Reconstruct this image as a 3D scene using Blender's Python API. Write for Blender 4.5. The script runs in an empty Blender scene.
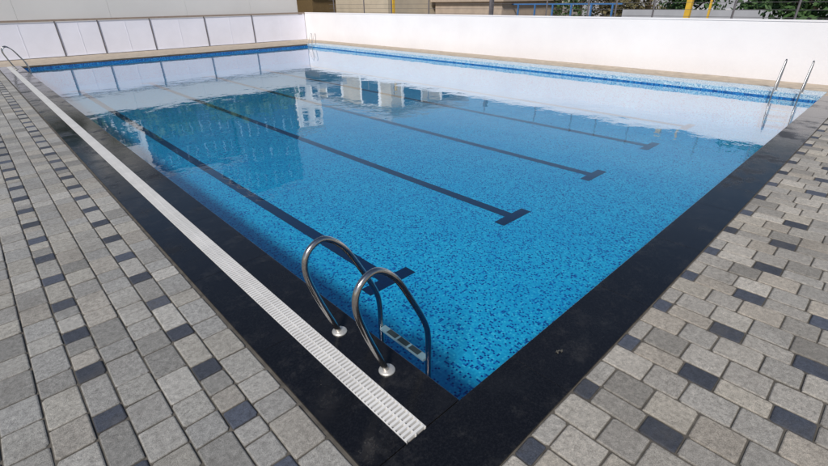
import bpy, bmesh, math, random
from mathutils import Vector, Matrix, noise
random.seed(7)
S=bpy.context.scene; C=S.collection
H=2.1
X0,X1,Y0,Y1=1.457,14.3,1.19,23.9      # pool water rectangle
WX,WY=16.2,27.0                        # boundary walls
WZ=-.14; FZ=-.92
# ---------------- camera (from vanishing points of the pool's two edge directions)
F=443.0
v1=Vector((-58-414,233-7,-F)).normalized(); v2=Vector((945-414,233+6,-F)).normalized()
ex=v2; ey=(v1-ex*v1.dot(ex)).normalized(); ez=ex.cross(ey)
R=Matrix((ex,ey,ez))
cd=bpy.data.cameras.new('camera'); cam=bpy.data.objects.new('camera',cd); C.objects.link(cam)
cam.matrix_world=Matrix.Translation((0,0,H))@R.to_4x4()
cd.lens=F/828*36; cd.sensor_width=36; cd.clip_end=3000; cd.clip_start=.02
S.camera=cam

# ---------------- material helpers
class NT:
    def __init__(s,name):
        s.m=bpy.data.materials.new(name); s.m.use_nodes=True; s.t=s.m.node_tree
        s.p=s.t.nodes['Principled BSDF']; s.out=s.t.nodes['Material Output']
    def n(s,ty,ins=None,**kw):
        x=s.t.nodes.new(ty)
        for k,v in kw.items(): setattr(x,k,v)
        for k,v in (ins or {}).items(): s.set(x,k,v)
        return x
    def set(s,x,k,v):
        if hasattr(v,'is_output'): s.t.links.new(v,x.inputs[k])
        else: x.inputs[k].default_value=v
    def math(s,op,a,b=None,c=None):
        x=s.n('ShaderNodeMath',operation=op); s.set(x,0,a)
        if b is not None: s.set(x,1,b)
        if c is not None: s.set(x,2,c)
        return x.outputs[0]
    def noise(s,scale,detail=4,rough=.6,vec=None):
        x=s.n('ShaderNodeTexNoise'); x.inputs['Scale'].default_value=scale; x.inputs['Detail'].default_value=detail; x.inputs['Roughness'].default_value=rough
        s.set(x,'Vector',vec if vec is not None else s.pos()); return x.outputs['Fac']
    def pos(s):
        if not hasattr(s,'_p'): s._p=s.n('ShaderNodeNewGeometry')
        return s._p.outputs['Position']
    def ramp(s,fac,stops,interp='LINEAR'):
        x=s.n('ShaderNodeValToRGB'); x.color_ramp.interpolation=interp; e=x.color_ramp.elements
        while len(e)<len(stops): e.new(.5)
        for i,(p,c) in enumerate(stops): e[i].position=p; e[i].color=(*c,1) if len(c)==3 else c
        s.set(x,'Fac',fac); return x.outputs['Color']
    def mix(s,fac,a,b,blend='MIX'):
        x=s.n('ShaderNodeMix',data_type='RGBA',blend_type=blend)
        s.set(x,0,fac)
        for i,v in ((6,a),(7,b)):
            if isinstance(v,tuple) and len(v)==3: v=(*v,1)
            s.set(x,i,v)
        return x.outputs[2]
    def bump(s,h,strength=.3,dist=.01,normal=None):
        x=s.n('ShaderNodeBump'); x.inputs['Strength'].default_value=strength; x.inputs['Distance'].default_value=dist
        s.set(x,'Height',h)
        if normal is not None: s.set(x,'Normal',normal)
        return x.outputs['Normal']
    def bc(s,c): s.set(s.p,'Base Color',(*c,1) if isinstance(c,tuple) else c)
    def rough(s,r): s.set(s.p,'Roughness',r)
def plain(name,c,rough=.7,metal=0,var=.12,scale=6,bump=.0):
    k=NT(name); f=k.noise(scale)
    k.bc(k.ramp(f,[(.3,tuple(x*(1-var) for x in c)),(.7,tuple(min(1,x*(1+var)) for x in c))])); k.rough(rough)
    k.p.inputs['Metallic'].default_value=metal
    if bump: k.set(k.p,'Normal',k.bump(k.noise(scale*12),bump,.005))
    return k.m
def mosaic(name,cols,size=.032,grout=(.25,.5,.62),deep=(.0,.20,.45)):
    k=NT(name)
    v=k.n('ShaderNodeVectorMath',{0:k.pos(),1:(.0131,.0077,.0093)},operation='ADD').outputs[0]
    sc=k.n('ShaderNodeVectorMath',{0:v,1:(1/size,)*3},operation='MULTIPLY').outputs[0]
    fl=k.n('ShaderNodeVectorMath',{0:sc},operation='FLOOR').outputs[0]
    wn=k.n('ShaderNodeTexWhiteNoise',{'Vector':fl},noise_dimensions='3D')
    big=k.noise(.9,3)
    small=k.noise(5,3)
    f=k.math('ADD',wn.outputs['Value'],k.math('MULTIPLY',k.math('SUBTRACT',small,.5),.16))
    col=k.ramp(f,cols,'CONSTANT')
    fr=k.n('ShaderNodeVectorMath',{0:sc},operation='FRACTION').outputs[0]
    sp=k.n('ShaderNodeSeparateXYZ',{0:fr})
    g=None
    for a in ('X','Y','Z'):
        q=k.math('GREATER_THAN',k.math('ABSOLUTE',k.math('SUBTRACT',sp.outputs[a],.5)),.44)
        g=q if g is None else k.math('MAXIMUM',g,q)
    col=k.mix(k.math('MULTIPLY',g,.65),col,grout)
    col=k.mix(k.math('MAXIMUM',k.math('MULTIPLY',k.math('SUBTRACT',big,.43),.9),0.0),col,deep)
    k.bc(col); k.rough(.25); return k.m
def attr_mat(name,rough=.85):
    k=NT(name); a=k.n('ShaderNodeVertexColor',layer_name='Col').outputs['Color']
    n1=k.noise(1.6,6,.7); n2=k.noise(30,6,.78); n3=k.noise(240,3,.7)
    c=k.mix(1.0,a,k.ramp(n2,[(.28,(.52,.52,.51)),(.5,(.96,.96,.96)),(.72,(1.38,1.37,1.36))]),'MULTIPLY')
    c=k.mix(1.0,c,k.ramp(n3,[(.3,(.55,.55,.55)),(.5,(1,1,1)),(.7,(1.22,1.22,1.22))]),'MULTIPLY')
    c=k.mix(k.ramp(n1,[(.50,(0,0,0)),(.72,(.45,.45,.45))]),c,(.14,.127,.11))
    k.bc(c); k.rough(rough)
    k.set(k.p,'Normal',k.bump(n3,.6,.003,k.bump(n2,.9,.007)))
    return k.m
M={}
M['floor']=mosaic('pool_mosaic',[(0,(.002,.035,.22)),(.13,(.005,.14,.42)),(.22,(.010,.31,.55)),(.6,(.018,.375,.61)),(.92,(.05,.47,.68))],.021,(.02,.33,.56),(.0,.22,.50))
M['band']=mosaic('rim_mosaic',[(0,(.08,.22,.42)),(.15,(.17,.36,.52)),(.4,(.32,.50,.62)),(.7,(.52,.64,.70))],.022,(.45,.56,.62),(.3,.42,.55))
M['dband']=mosaic('dark_rim_mosaic',[(0,(.004,.045,.20)),(.3,(.008,.11,.36)),(.6,(.015,.19,.48)),(.88,(.05,.33,.6))],.025,(.04,.17,.36),(0,.08,.3))
M['paver']=attr_mat('paver_concrete')
M['joint']=plain('joint_sand',(.10,.09,.076),.95,var=.4,scale=12)
M['lane']=plain('lane_tile',(.001,.010,.045),.3,var=.3,scale=30)
M['steel']=plain('brushed_steel',(.50,.48,.46),.2,1,.1,40)
M['steel2']=plain('weathered_steel',(.36,.36,.37),.35,1,.1,40)
M['flange']=plain('dull_flange_steel',(.62,.60,.56),.45,.6,.15,40)
M['white_pl']=plain('white_plastic',(.72,.71,.69),.5,var=.08,scale=3)
M['grey_pl']=plain('grey_plastic',(.24,.27,.30),.4,var=.15,scale=9)
M['dark']=plain('dark_channel',(.008,.008,.009),.9)
M['black_pad']=plain('black_rubber',(.03,.03,.03),.7)
# black granite
k=NT('black_granite'); a=k.n('ShaderNodeVertexColor',layer_name='Col').outputs['Color']
n1=k.noise(1.3,6,.68); n2=k.noise(90,4,.7); n3=k.noise(3.6,9,.82)
sy=k.n('ShaderNodeSeparateXYZ',{0:k.pos()}).outputs['Y']
c=k.mix(k.ramp(n2,[(.45,(0,0,0)),(.75,(.55,.55,.55))]),a,(.026,.027,.031))
dust=k.math('ADD',n3,k.math('MULTIPLY',k.math('MINIMUM',k.math('MAXIMUM',k.math('SUBTRACT',sy,5.0),0.0),12.0),.010))
c=k.mix(k.ramp(dust,[(.52,(0,0,0)),(.62,(.18,.18,.18)),(.78,(.6,.6,.6))]),c,(.072,.069,.066))
k.bc(c); k.rough(k.ramp(n1,[(.44,(.05,)*3),(.54,(.17,)*3),(.64,(.40,)*3)])); k.set(k.p,'Normal',k.bump(n2,.10,.002,k.bump(n3,.25,.005))); M['granite']=k.m
# water: Schlick reflectance (same from above and below, so daylight reaches the floor)
k=NT('pool_water'); t=k.t; t.nodes.remove(k.p)
w1=k.noise(1.1,2,.5); w2=k.noise(4.0,2,.5); w3=k.noise(14,2,.5)
nm=k.bump(w3,1,.0003,k.bump(w2,1,.0015,k.bump(w1,1,.0062)))
fc=k.n('ShaderNodeLayerWeight',{'Blend':.5,'Normal':nm}).outputs['Facing']
fr=k.math('MULTIPLY_ADD',k.math('POWER',fc,5.5),1.85,.02)
fr=k.n('ShaderNodeClamp',{0:fr,1:.025,2:.64}).outputs[0]
tr=k.n('ShaderNodeBsdfTransparent',{'Color':(.80,.97,1,1)}).outputs[0]
gl=k.n('ShaderNodeBsdfGlossy',{'Color':(1,1,1,1),'Roughness':.005,'Normal':nm}).outputs[0]
mx=k.n('ShaderNodeMixShader',{0:fr,1:tr,2:gl}).outputs[0]
t.links.new(mx,k.out.inputs['Surface']); M['water']=k.m
# walls
k=NT('white_plaster'); n1=k.noise(.35,6,.65); n2=k.noise(14,5,.6)
sz=k.n('ShaderNodeSeparateXYZ',{0:k.pos()}).outputs['Z']
c=k.ramp(n1,[(.3,(.75,.725,.745)),(.7,(.83,.815,.83))])
low_tint=k.math('MULTIPLY',k.math('SUBTRACT',.5,sz),k.math('MULTIPLY',n2,.6))  # mottled brown tint, stronger towards the wall's foot
c=k.mix(k.math('MAXIMUM',low_tint,0.0),c,(.5,.44,.4)); k.bc(c); k.rough(.85); k.set(k.p,'Normal',k.bump(n2,.3,.01)); M['plaster']=k.m
M['panel']=plain('panel_sheet',(.79,.79,.88),.6,var=.04,scale=1.2)
M['hoard']=plain('pale_sheet',(.68,.66,.64),.6,var=.04,scale=.4)
M['post']=plain('dark_post',(.13,.12,.13),.6)
M['rail']=plain('brown_rail',(.28,.22,.18),.7)
M['tan']=plain('tan_stone',(.44,.37,.29),.8,var=.2,scale=4,bump=.3)
M['ground']=plain('dusty_ground',(.22,.19,.15),.95,var=.3,scale=.6)
M['yellow']=plain('yellow_paint',(.65,.40,.04),.6)
M['cream']=plain('cream_render',(.50,.43,.33),.8,scale=1)
M['brown']=plain('brown_cladding',(.13,.085,.035),.8)
M['bwhite']=plain('white_render',(.82,.82,.82),.8,scale=1)
M['bblue']=plain('slate_render',(.025,.055,.13),.8,scale=1)
M['bblue2']=plain('slate_trim',(.26,.38,.54),.8,scale=1)
M['bgrey']=plain('grey_render',(.36,.37,.40),.8,scale=1)
M['glass']=plain('window_glass',(.03,.05,.09),.3)
M['roof']=plain('beige_roof',(.42,.34,.27),.8,scale=2)
M['bluep']=plain('blue_paint',(.05,.16,.38),.5)
M['bark']=plain('bark',(.10,.07,.05),.9,var=.4,scale=15)
def leafmat(n,a,b):
    k=NT(n); oi=k.noise(2.5,3); k.bc(k.ramp(oi,[(.3,a),(.7,b)])); k.rough(.7); return k.m
M['leaf_g']=leafmat('green_leaves',(.018,.05,.012),(.06,.13,.03))
M['leaf_o']=leafmat('olive_leaves',(.05,.05,.02),(.15,.12,.05))
M['leaf_dry']=plain('dry_leaf',(.09,.085,.07),.9,var=.4,scale=80)

# ---------------- mesh helpers
class MB:
    def __init__(s): s.v=[]; s.f=[]; s.c=[]; s.smooth=False
    def add(s,vs,fs,cs=None):
        o=len(s.v); s.v+=[tuple(x) for x in vs]; s.f+=[tuple(i+o for i in f) for f in fs]
        s.c+= cs if cs else [(1,1,1)]*len(vs)
    def box(s,x0,x1,y0,y1,z0,z1):
        s.add([(x0,y0,z0),(x1,y0,z0),(x1,y1,z0),(x0,y1,z0),(x0,y0,z1),(x1,y0,z1),(x1,y1,z1),(x0,y1,z1)],
          [(3,2,1,0),(4,5,6,7),(0,1,5,4),(1,2,6,5),(2,3,7,6),(3,0,4,7)])
    def slab(s,x0,x1,y0,y1,zt,ch,zb,col,dark,tilt=0,jit=0,wear=0):
        j=lambda: random.uniform(-jit,jit)
        tx,ty=random.uniform(-tilt,tilt),random.uniform(-tilt,tilt); cx,cy=(x0+x1)/2,(y0+y1)/2
        zz=lambda x,y: zt+(x-cx)*tx+(y-cy)*ty
        if wear:     # eight-sided outline: worn, chipped corners
            e=[random.uniform(.4,1.8)*wear for _ in range(8)]
            P=[(x0+e[0],y0),(x1-e[1],y0),(x1,y0+e[2]),(x1,y1-e[3]),(x1-e[4],y1),(x0+e[5],y1),(x0,y1-e[6]),(x0,y0+e[7])]
            P=[(p[0]+j(),p[1]+j()) for p in P]
        else: P=[(x0,y0),(x1,y0),(x1,y1),(x0,y1)]
        n=len(P); hx,hy=(x1-x0)/2,(y1-y0)/2
        def inset(p,d): return (cx+(p[0]-cx)*(1-d/hx),cy+(p[1]-cy)*(1-d/hy))
        vs=[]
        for d,dz in ((ch,0),(ch*.35,ch*.35),(0,ch*1.1)):
            for p in P:
                q=inset(p,d); vs.append((q[0],q[1],zz(*q)-dz))
        vs+=[(p[0],p[1],zb) for p in P]
        fs=[tuple(range(n))]
        for r in range(3):
            for i in range(n):
                a,b=r*n+i,r*n+(i+1)%n; fs.append((a+n,b+n,b,a))
        m=tuple((col[i]*.8+dark[i]*.2) for i in range(3))
        s.add(vs,fs,[col]*n+[m]*n+[dark]*(2*n))
    def tube(s,pts,r,n=14,cap=True,radii=None):
        pts=[Vector(p) for p in pts]; N=len(pts); up=None; rings=[]
        for i,p in enumerate(pts):
            t=(pts[min(i+1,N-1)]-pts[max(i-1,0)]).normalized()
            if up is None:
                up=Vector((0,0,1)) if abs(t.z)<.9 else Vector((0,1,0))
            a=t.cross(up).normalized(); b=a.cross(t).normalized(); up=b
            rr=radii[i] if radii else r
            rings.append([p+a*math.cos(2*math.pi*k/n)*rr+b*math.sin(2*math.pi*k/n)*rr for k in range(n)])
        vs=[v for q in rings for v in q]; fs=[]
        for i in range(N-1):
            for k2 in range(n): fs.append((i*n+k2,i*n+(k2+1)%n,(i+1)*n+(k2+1)%n,(i+1)*n+k2))
        if cap: fs.append(tuple(range(n-1,-1,-1))); fs.append(tuple((N-1)*n+k2 for k2 in range(n)))
        s.add(vs,fs)
    def lathe(s,prof,cx,cy,n=28):
        vs=[];fs=[]
        for (r,z) in prof:
            for k2 in range(n): vs.append((cx+r*math.cos(2*math.pi*k2/n),cy+r*math.sin(2*math.pi*k2/n),z))
        for i in range(len(prof)-1):
            for k2 in range(n): fs.append((i*n+k2,i*n+(k2+1)%n,(i+1)*n+(k2+1)%n,(i+1)*n+k2))
        fs.append(tuple((len(prof)-1)*n+k2 for k2 in range(n)))
        s.add(vs,fs)
    def build(s,name,mat,parent=None,smooth=False,col=False):
        me=bpy.data.meshes.new(name); me.from_pydata(s.v,[],s.f); me.materials.append(mat)
        if col:
            ca=me.color_attributes.new('Col','FLOAT_COLOR','POINT')
            ca.data.foreach_set('color',[x for c in s.c for x in (*c,1)])
        if smooth:
            me.polygons.foreach_set('use_smooth',[True]*len(me.polygons))
        me.update()
        o=bpy.data.objects.new(name,me); C.objects.link(o)
        if parent: o.parent=parent
        return o
def tag(o,label=None,cat=None,group=None,kind=None):
    for a,b in (('label',label),('category',cat),('group',group),('kind',kind)):
        if b: o[a]=b
    return o
def empty(name,loc,label,cat,group=None,rz=0):
    o=bpy.data.objects.new(name,None); o.empty_display_size=.2; C.objects.link(o); o.location=loc; o.rotation_euler=(0,0,rz)
    return tag(o,label,cat,group)
def copy_tree(o,parent=None):
    c=o.copy(); C.objects.link(c)
    if parent: c.parent=parent
    for ch in list(o.children): copy_tree(ch,c)
    return c
struct=lambda o: tag(o,kind='structure')
def catmull(P,n=8):
    P=[Vector(p) for p in P]; Q=[P[0]*2-P[1]]+P+[P[-1]*2-P[-2]]; out=[]
    for i in range(1,len(Q)-2):
        a,b,c,d=Q[i-1:i+3]
        for j in range(n):
            t=j/n; out.append(.5*((2*b)+(c-a)*t+(2*a-5*b+4*c-d)*t*t+(3*b-3*c+d-a)*t**3))
    out.append(P[-1]); return out

# ---------------- ground with a hole for the pool
g=MB(); a,b=-60,140; z=-.045
xs=[a,X0-.3,X1+.25,b]; ys=[a,Y0-.3,Y1+.25,b]
for i in range(3):
    for j in range(3):
        if i==1 and j==1: continue
        g.add([(xs[i],ys[j],z),(xs[i+1],ys[j],z),(xs[i+1],ys[j+1],z),(xs[i],ys[j+1],z)],[(0,1,2,3)])
struct(g.build('ground',M['ground']))
# bedding under the pavers
g=MB(); z=-.0105
g.add([(-6,-6,z),(.78,-6,z),(.78,27,z),(-6,27,z)],[(0,1,2,3)])
g.add([(.78,-6,z),(WX,-6,z),(WX,.77,z),(.78,.77,z)],[(0,1,2,3)])
struct(g.build('paving_bed',M['joint']))
# ---------------- pavers
def stone(warm):
    base=random.choice([(.40,.388,.36),(.365,.355,.335),(.335,.326,.308),(.44,.425,.395),(.275,.268,.252),(.385,.36,.322),(.35,.345,.33),(.41,.39,.35)])
    if warm: base=(base[0]*1.14,base[1]*1.09,base[2]*1.03)
    v=random.uniform(.88,1.1); return tuple(x*v for x in base)
def coal():
    v=random.uniform(.8,1.7); return (.058*v,.067*v,.090*v)
dark=(.10,.089,.074)
def band(mb,x0,x1,ya,yb,per,chl,phase,xa,xb,warm,prob=1.0,fixed=None):
    """one row of pavers running along Y; a charcoal stone of length chl at each period (chl=0: none)"""
    n0=math.floor((ya-phase)/per)
    x0,x1=max(x0,xa),min(x1,xb); gp=.003
    if x1-x0<.05: return
    y=phase+n0*per; seq=[]
    while y<yb:
        rest=per
        if chl:
            if random.random()<prob: seq.append((y,y+chl,1))
            else: seq.append((y,y+chl,0))
            y+=chl; rest=per-chl
        if fixed: cuts=[rest*q for q in fixed]
        elif rest<.24 or (rest<.36 and random.random()<.55): cuts=[rest]
        elif rest<.4: s_=random.choice((.42,.5,.58)); cuts=[rest*s_,rest*(1-s_)]
        else:
            s_=random.choice((.38,.43,.5,.57,.62)); cuts=[rest*s_,rest*(1-s_)]
        for c_ in cuts: seq.append((y,y+c_,0)); y+=c_
    for p0,p1,ch in seq:
        p0,p1=max(p0,ya),min(p1,yb)
        if p1-p0>.04:
            c=coal() if ch else stone(warm)
            mb.slab(x0+gp,x1-gp,p0+gp,p1-gp,random.gauss(-.001,.0013),.0095,-.04,c,(.05,.048,.05) if ch else dark,.012,.002,.010)
P=.555
mb=MB()
for kx in range(-1,13):
    xA=.40-P*kx                     # charcoal row
    band(mb,xA,xA+.16,-6,27,.5,.155,2.0-.075,-6,.774,False,.97)
    band(mb,xA+.16,xA+.36,-6,27,.5,0,2.0+.02,-6,.774,False)
    band(mb,xA+.36,xA+P,-6,27,.5,0,2.0+.13,-6,.774,False)
P=.60
for kx in range(-3,27):
    xA=2.07-.065+P*kx
    band(mb,xA,xA+.16,-6,.765,.48,.20,.275-.1,.78,WX,True,.98,(1,))
    band(mb,xA+.16,xA+.38,-6,.765,.48,0,.275-.1,.78,WX,True,1,(.5,.5))
    band(mb,xA+.38,xA+P,-6,.765,.48,0,.275+.02,.78,WX,True,1,(.44,.56))
struct(mb.build('pool_deck_paving',M['paver'],col=True))

# ---------------- black stone coping (left and near sides)
def run(x0,x1,y0,y1,along,step,mbx,base,ch=.004,dk=(.007,.007,.008),zt=.004,zb=-.06,var=(.8,1.25)):
    a,b=(y0,y1) if along=='y' else (x0,x1); t=a
    while t<b-.01:
        e=min(t+step,b)
        if b-e<.15: e=b
        v=random.uniform(*var); c=tuple(q*v for q in base)
        if along=='y': mbx.slab(x0,x1,t+.0006,e-.0006,zt+random.gauss(0,.0003),ch,zb,c,dk,.0005,0)
        else: mbx.slab(t+.0006,e-.0006,y0,y1,zt+random.gauss(0,.0003),ch,zb,c,dk,.0005,0)
        t=e
blk=(.006,.006,.0075)
mb=MB()
run(.78,1.038,1.19,24.2,'y',1.2,mb,blk,ch=.0025)
run(1.192,1.462,1.19,24.2,'y',1.2,mb,blk,ch=.0025)
run(.78,X1+.1,.77,1.185,'x',1.2,mb,blk,ch=.0025)
struct(mb.build('pool_coping',M['granite'],col=True))
# right side: tiled overflow ledge; far side: pale stone coping; tan walkway behind both
g=MB(); g.box(X1-.004,X1+.75,1.19,Y1+.26,-.03,.004); struct(g.build('tiled_ledge',M['band']))
mb=MB()
run(1.48,X1-.012,Y1-.01,Y1+.26,'x',.6,mb,(.46,.41,.35),dk=(.1,.08,.06))
struct(mb.build('pale_pool_coping',M['paver'],col=True))
g=MB(); z=.012
g.box(X1+.752,WX,1.19,WY,-.04,z)
g.box(.78,X1+.751,Y1+.262,WY,-.04,-.002)
g.box(X1+.101,WX,.77,1.187,-.04,.002)
struct(g.build('walkway',M['tan']))

# ---------------- basin, lane lines, water
g=MB()
g.add([(X0,Y0,FZ),(X1,Y0,FZ),(X1,Y1,FZ),(X0,Y1,FZ)],[(0,1,2,3)])
g.add([(X0,Y0,FZ),(X0,Y1,FZ),(X0,Y1,-.058),(X0,Y0,-.058)],[(0,1,2,3)])
g.add([(X0,Y0,FZ),(X0,Y0,-.058),(X1,Y0,-.058),(X1,Y0,FZ)],[(0,1,2,3)])
g.add([(X1,Y0,FZ),(X1,Y0,WZ-.03),(X1,Y1,WZ-.03),(X1,Y1,FZ)],[(0,1,2,3)])
g.add([(X0,Y1,FZ),(X1,Y1,FZ),(X1,Y1,WZ-.03),(X0,Y1,WZ-.03)],[(0,1,2,3)])
struct(g.build('pool_basin',M['floor']))
g=MB()
g.add([(X0,Y1,WZ-.03),(X1,Y1,WZ-.03),(X1,Y1,-.03),(X0,Y1,-.03)],[(0,1,2,3)])
struct(g.build('rim_tile_band',M['dband']))
g=MB()
g.add([(X1,Y0,WZ+.035),(X1,Y0,-.03),(X1,Y1,-.03),(X1,Y1,WZ+.035)],[(0,1,2,3)])
struct(g.build('rim_tile_band',M['band']))
g=MB()
g.add([(X1,Y0,WZ-.03),(X1,Y0,WZ+.035),(X1,Y1,WZ+.035),(X1,Y1,WZ-.03)],[(0,1,2,3)])
struct(g.build('waterline_tile_band',M['dband']))
for lx in (2.86,5.42,8.05,10.75,13.2):
    g=MB(); z=FZ+.004
    g.add([(lx-.09,3.60,z),(lx+.09,3.60,z),(lx+.09,22.3,z),(lx-.09,22.3,z)],[(0,1,2,3)])
    for yy in (3.42,22.3): g.add([(lx-.36,yy,z),(lx+.36,yy,z),(lx+.36,yy+.18,z),(lx-.36,yy+.18,z)],[(0,1,2,3)])
    struct(g.build('lane_line',M['lane']))
g=MB(); g.add([(X0,Y0,WZ),(X1,Y0,WZ),(X1,Y1,WZ),(X0,Y1,WZ)],[(0,1,2,3)])
struct(g.build('water',M['water']))

# ---------------- overflow channel grating
gr=empty('overflow_grating',(1.115,1.19,0),'long white slatted overflow grating set in the black stone edge of the pool','grating')
g=MB(); 
g.box(1.0385,1.1915,1.191,24.2,-.058,-.052); o=g.build('channel',M['dark'],gr); o.location=(-1.115,-1.19,0)
g=MB(); 
for xx in (1.041,1.113,1.184): g.box(xx,xx+.006,1.193,24.18,-.03,.003)
o=g.build('rail',M['white_pl'],gr); o.location=(-1.115,-1.19,0)
g=MB(); y=1.2
while y<24.15:
    g.box(1.048,1.183,y,y+.0165,-.02,.0065+random.uniform(-.0008,.0008))
    y+=.031
o=g.build('slats',M['white_pl'],gr); o.location=(-1.115,-1.19,0)

# ---------------- pool ladder
HOOK=[(-.150,0),(-.165,.04),(-.29,.38),(-.345,.60),(-.31,.73),(-.19,.775),(-.05,.66),(.08,.43),(.185,.21),(.222,.06),(.225,-.2),(.225,-.62),(.19,-.74),(.03,-.78)]
NARROW=[(-.150,0),(-.155,.04),(-.20,.35),(-.225,.62),(-.195,.72),(-.135,.72),(-.08,.62),(.05,.33),(.13,.14),(.165,.0),(.175,-.2),(.175,-.62),(.15,-.74),(.03,-.78)]
def make_ladder(label,rad=.0205,prof=HOOK,st='steel'):
    root=empty('pool_ladder',(0,0,0),label,'pool ladder')
    ex_=prof[-4][0]
    for yy in (0,.523):
        t=MB(); t.tube(catmull([(x,yy,z) for x,z in prof],8),rad,18); h=t.build('handrail',M[st],root,True)
        t=MB(); t.lathe([(.052,.004),(.054,.008),(.052,.014),(.044,.019),(.030,.022),(.0225,.026)],-.151,yy); t.build('floor_flange',M['flange'],h,True)
    for zz in (-.15,-.40,-.65):
        t=MB(); t.box(ex_-.030,ex_+.024,.022,.501,zz-.018,zz); s_=t.build('step',M['grey_pl'],root)
        for q in range(3):
            t=MB(); t.box(ex_-.026,ex_+.019,.085+q*.122,.085+q*.122+.10,zz+.001,zz+.003); t.build('tread_pad',M['black_pad'],s_)
    return root
lad=make_ladder('large curved steel pool ladder in the foreground on the black edge beside the white grating')
lad.location=(X0,1.665,0)
l2=make_ladder('small distant steel ladder at the far left end of the black pool edge',.017); l2.location=(X0-.06,22.9,0)
l3=make_ladder('thin steel ladder at the right end of the pale tiled pool edge',.016,NARROW,'steel2'); l3.location=(X1,2.12,0); l3.rotation_euler=(0,0,math.pi)
l4=copy_tree(l3); l4.location=(X1,23.6,0); l4.scale=(.75,.75,.75); l4['label']='tiny steel ladder in the farthest corner of the pool, where the two walls meet'

# ---------------- walls
g=MB(); g.box(WX,WX+.2,-6,WY+.3,-.05,1.5); 
bw=empty('boundary_wall',(WX,10,0),'long plain white rendered wall along the right side of the pool','wall')
o=g.build('wall_face',M['plaster'],bw); o.location=(-WX,-10,0)
g=MB(); g.box(WX-.015,WX+.215,-6,WY+.3,1.501,1.54); o=g.build('wall_cap',M['plaster'],bw); o.location=(-WX,-10,0)
pf=empty('panel_fence',(8,WY,0),'low fence of white sheets between dark posts at the far end of the pool','fence')
px=[-4.8,-2.0,.7,3.4,5.05,7.3,10.0,12.7,WX-.02]
for i in range(len(px)-1):
    g=MB(); x0,x1=px[i]+.025,px[i+1]-.025
    g.box(x0,x1,WY,WY+.03,.02,1.44); g.box(x0,x1,WY-.012,WY-.001,.02,.07)
    g.box((x0+x1)/2-.01,(x0+x1)/2+.01,WY-.008,WY-.001,.071,1.44)
    o=g.build('panel',M['panel'],pf); o.location=(-8,-WY,0)
for x in px[:-1]:
    g=MB(); g.box(x-.021,x+.021,WY-.03,WY+.045,0,1.47); o=g.build('post',M['post'],pf); o.location=(-8,-WY,0)
g=MB(); g.box(-4.8,WX-.02,WY-.04,WY+.05,1.471,1.55); o=g.build('top_rail',M['rail'],pf); o.location=(-8,-WY,0)
hd=empty('sheet_hoarding',(6,WY+.6,0),'taller pale cream sheet hoarding standing behind the low white panel fence','hoarding')
x=-5.0
while x<WX-.1:
    g=MB(); e=min(x+3.6,WX-.1)
    g.box(x+.003,e-.003,WY+.6,WY+.63,0,2.58)
    o=g.build('sheet',M['hoard'],hd); o.location=(-6,-WY-.6,0); x=e

# ---------------- fence behind the right wall
wf=empty('wire_fence',(17.4,8,0),'thin dark wire fence rising above the right white wall','fence')
for yy in (25.5,22.5,20.1,17.3,13.5,10.7,8.95,7.9,6.6,4.25,2.7,1.0,-1):
    g=MB(); g.tube([(0,yy-8,0),(0,yy-8,2.5)],.03,8); g.build('post',M['post'],wf)
g=MB()
for zz in (1.55,1.75,1.95,2.2,2.45): g.tube([(0,-9,zz),(0,18,zz)],.006,5)
g.build('wires',M['post'],wf)
# background things beyond the right wall
def building(name,x0,x1,y0,y1,h,mat,label,floors,ncol,roofm=None,cat='building',group=None,z0=1.0,trim=None):
    b=empty(name,(x0,y0,0),label,cat,group); trim=trim or M['bwhite']
    g=MB(); g.box(0,x1-x0,0,y1-y0,-.04,h); g.build('walls',mat,b)
    g=MB(); g.box(-.25,x1-x0+.25,-.25,y1-y0+.25,h+.002,h+.35); g.build('roof',roofm or M['bgrey'],b)
    fh=(h-.4)/floors
    for f in range(floors):
        zz=f*fh+z0*.9
        for q in range(ncol):
            w=(x1-x0)/ncol; xx=w*(q+.5)
            g=MB(); g.box(xx-w*.26,xx+w*.26,-.06,-.002,zz,zz+fh*.5); wn=g.build('window',trim,b)
            g=MB(); g.box(xx-w*.21,xx+w*.21,-.08,-.061,zz+.1,zz+fh*.5-.1); g.build('pane',M['glass'],wn)
        for q in range(ncol):
            w=(y1-y0)/ncol; yy=w*(q+.5)
            g=MB(); g.box(-.06,-.002,yy-w*.26,yy+w*.26,zz,zz+fh*.5); wn=g.build('window',trim,b)
            g=MB(); g.box(-.08,-.061,yy-w*.21,yy+w*.21,zz+.1,zz+fh*.5-.1); g.build('pane',M['glass'],wn)
    return b
building('apartment_building',12,20,52,62,14.0,M['bblue'],'dark slate blue apartment block beyond the far fence, mirrored in the water',5,4,trim=M['bblue2'])
building('apartment_building',20.4,27,50,60,18.5,M['bblue'],'taller slate blue apartment tower beside the lower block, mirrored mid pool',6,3,trim=M['bblue2'])
building('apartment_building',27.6,31,50,58,12,M['bwhite'],'white apartment block right of the slate blue tower, mirrored in the water',4,2)
building('apartment_building',6.4,10.4,50,58,13.5,M['bwhite'],'narrow white apartment block left of the slate blue one, mirrored at left',5,2)
building('garden_shed',17.2,19,27.6,30,2.5,M['brown'],'dark ochre brown shed behind the corner where the two walls meet',1,1,cat='shed',z0=.3)
building('cream_building',21,29,24.6,34,4.8,M['cream'],'cream beige building with a flat roof above the far corner of the walls',1,2,z0=2.6)
building('low_building',25,32,18.5,24.2,2.0,M['roof'],'low beige building with a flat roof behind the right wall',1,1,M['roof'],z0=.3)
building('low_building',38,48,8,20,2.6,M['bgrey'],'low grey building standing far behind the blue railing',1,2,M['bwhite'],z0=.3)
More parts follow.
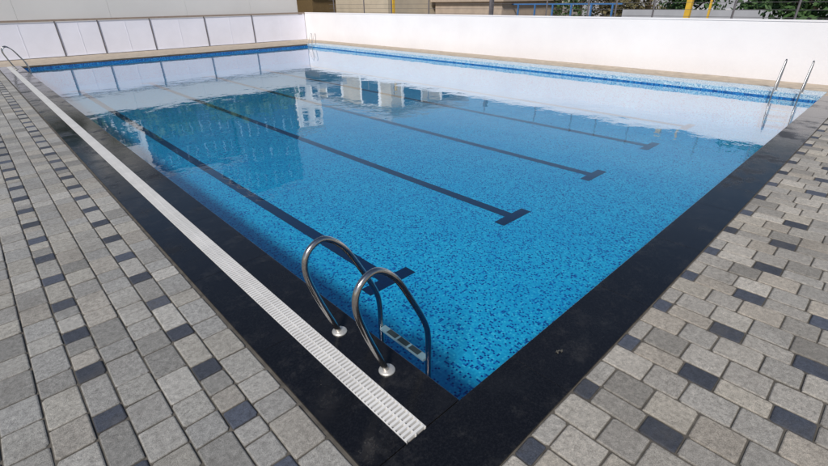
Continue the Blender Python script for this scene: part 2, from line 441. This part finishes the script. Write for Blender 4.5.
for (x,y,w,h,m,l) in ((19,21.8,.14,2.6,'yellow','slim yellow post near the low beige building'),(18.6,5.9,.17,2.3,'yellow','yellow pillar behind the right part of the white wall'),(18.6,5.25,.06,2.3,'yellow','thin yellow pole just right of the yellow pillar'),(18.9,14.6,.16,2.5,'post','thick dark post behind the middle of the white wall')):
    t=MB(); t.box(-w/2,w/2,-w/2,w/2,-.04,h); t.box(-w*.65,w*.65,-w*.65,w*.65,h+.001,h+.08)
    o=t.build('pillar',M[m]); o.location=(x,y,0); tag(o,l,'pillar')
rl=empty('blue_railing',(26,12,0),'blue painted railing beyond the wire fence, behind the white wall','railing')
for q in range(12):
    g=MB(); g.box(-.04,.04,q*1.2-.04,q*1.2+.04,-.04,1.8); g.build('post',M['bluep'],rl)
g=MB(); g.box(-.03,.03,-.5,13.8,1.801,1.88); g.build('top_bar',M['bluep'],rl)
gw=MB(); gw.box(-.1,.1,0,8,-.04,1.6); o=gw.build('low_wall',M['bgrey']); o.location=(24,2.5,0); tag(o,'low grey wall beyond the yellow pillar at the right','wall')
# trees
def tree(x,y,h,r,lm,label,n=2600,group=None,base=1.0,sz=1.0):
    b=empty('tree',(x,y,0),label,'tree',group)
    t=MB(); t.tube([(0,0,-.04),(.05,.03,h*.3),(-.04,.06,h*.6),(.05,0,h*.85)],.1,8,radii=[.16,.12,.08,.03])
    cl=[]
    for q in range(18):
        a=random.uniform(0,6.28); rr=r*random.uniform(.2,.9); zz=random.uniform(base,h)
        e=Vector((math.cos(a)*rr,math.sin(a)*rr,zz)); cl.append((e,r*random.uniform(.25,.5)))
        if q<9: t.tube([(0,0,max(.4,zz-.8)*.8),e*.55+Vector((0,0,zz*.4)),e],.03,5,radii=[.06,.035,.012])
    t.build('trunk',M['bark'],b,True)
    g=MB()
    for q in range(n):
        c,cr=random.choice(cl); d=Vector((random.gauss(0,1),random.gauss(0,1),random.gauss(0,.8))).normalized()*cr*random.random()**.4
        p=c+d; s=random.uniform(.05,.12)*sz
        u=Vector((random.gauss(0,1),random.gauss(0,1),random.gauss(0,1))).normalized(); w=u.orthogonal().normalized()*s*.6; u=u*s
        g.add([p-u,p+w,p+u,p-w],[(0,1,2,3)])
    g.build('crown',lm,b)
tl=[(33,21,3.8,2.0,'leaf_o','olive tree farthest to the left, behind the blue railing'),(32,17,3.8,2.2,'leaf_g','green tree behind the blue railing, second from the left'),
 (30,14,3.7,2.1,'leaf_o','olive brown leafy tree in the middle of the row behind the wall'),(29,11.2,3.5,2.0,'leaf_o','brownish tree between the dark post and the yellow pillar'),
 (26,8.4,3.4,1.8,'leaf_g','green tree just left of the yellow pillar'),(20.6,2.9,2.7,1.4,'leaf_g','dense dark green tree behind the right end of the white wall'),
 (20.6,-.2,2.8,1.6,'leaf_g','green tree beyond the right edge of the view'),(27,4.8,3.2,2.1,'leaf_g','green tree behind the low grey wall')]
for a_ in tl: tree(a_[0],a_[1],a_[2],a_[3],M[a_[4]],a_[5],base=.9,sz=1.3)
for q in range(8):       # dark row added to cut mirrored haze; screened by hoarding, seen only in water
    tree(-3.5+q*2.6+random.uniform(-.4,.4),31+random.uniform(-1,1),random.uniform(4.2,4.9),2.0,M['leaf_g'],
         'green tree added behind the pale hoarding to darken the mirrored far water',1500,'trees added behind the hoarding',.8,2.2)

# ---------------- little things on the coping
def debris(x,y,label,n=6,r=.035):
    g=MB()
    for q in range(n):
        a=random.uniform(0,6.28); rr=random.uniform(.2,1)*r; p=Vector((math.cos(a)*rr,math.sin(a)*rr*.4,random.uniform(.002,.009)))
        s=random.uniform(.008,.018); t_=random.uniform(0,6.28); u=Vector((math.cos(t_),math.sin(t_),random.uniform(-.2,.3)))*s; w=Vector((-math.sin(t_),math.cos(t_),random.uniform(-.2,.2)))*s*.35
        g.add([p-u,p-u*.3+w,p+u*.4+w*.8,p+u,p+u*.3-w,p-u*.4-w],[(0,1,2,3,4,5)])
    o=g.build('dry_leaf',M['leaf_dry']); o.location=(x,y,.006); tag(o,label,'leaf')
debris(2.24,.99,'small crumpled dry leaf lying on the black stone edge near the corner')
# ---------------- light
sd=Vector((.66,.36,-.68)).normalized()
L=bpy.data.lights.new('sun','SUN'); L.energy=3.7; L.angle=math.radians(8); L.color=(1,.95,.885)
lo=bpy.data.objects.new('sun',L); C.objects.link(lo); lo.rotation_euler=sd.to_track_quat('-Z','Y').to_euler(); lo.location=(0,0,20)
W=bpy.data.worlds.new('World'); S.world=W; W.use_nodes=True; nt=W.node_tree
sk=nt.nodes.new('ShaderNodeTexSky'); sk.sky_type='NISHITA'; sk.sun_disc=False
sk.sun_elevation=math.asin(-sd.z); sk.sun_rotation=math.atan2(-sd.x,-sd.y); sk.dust_density=.9; sk.air_density=1.0; sk.altitude=200
bg=nt.nodes['Background']; nt.links.new(sk.outputs[0],bg.inputs[0]); bg.inputs[1].default_value=.08
S.view_settings.view_transform='Standard'; S.view_settings.look='None'; S.view_settings.exposure=0
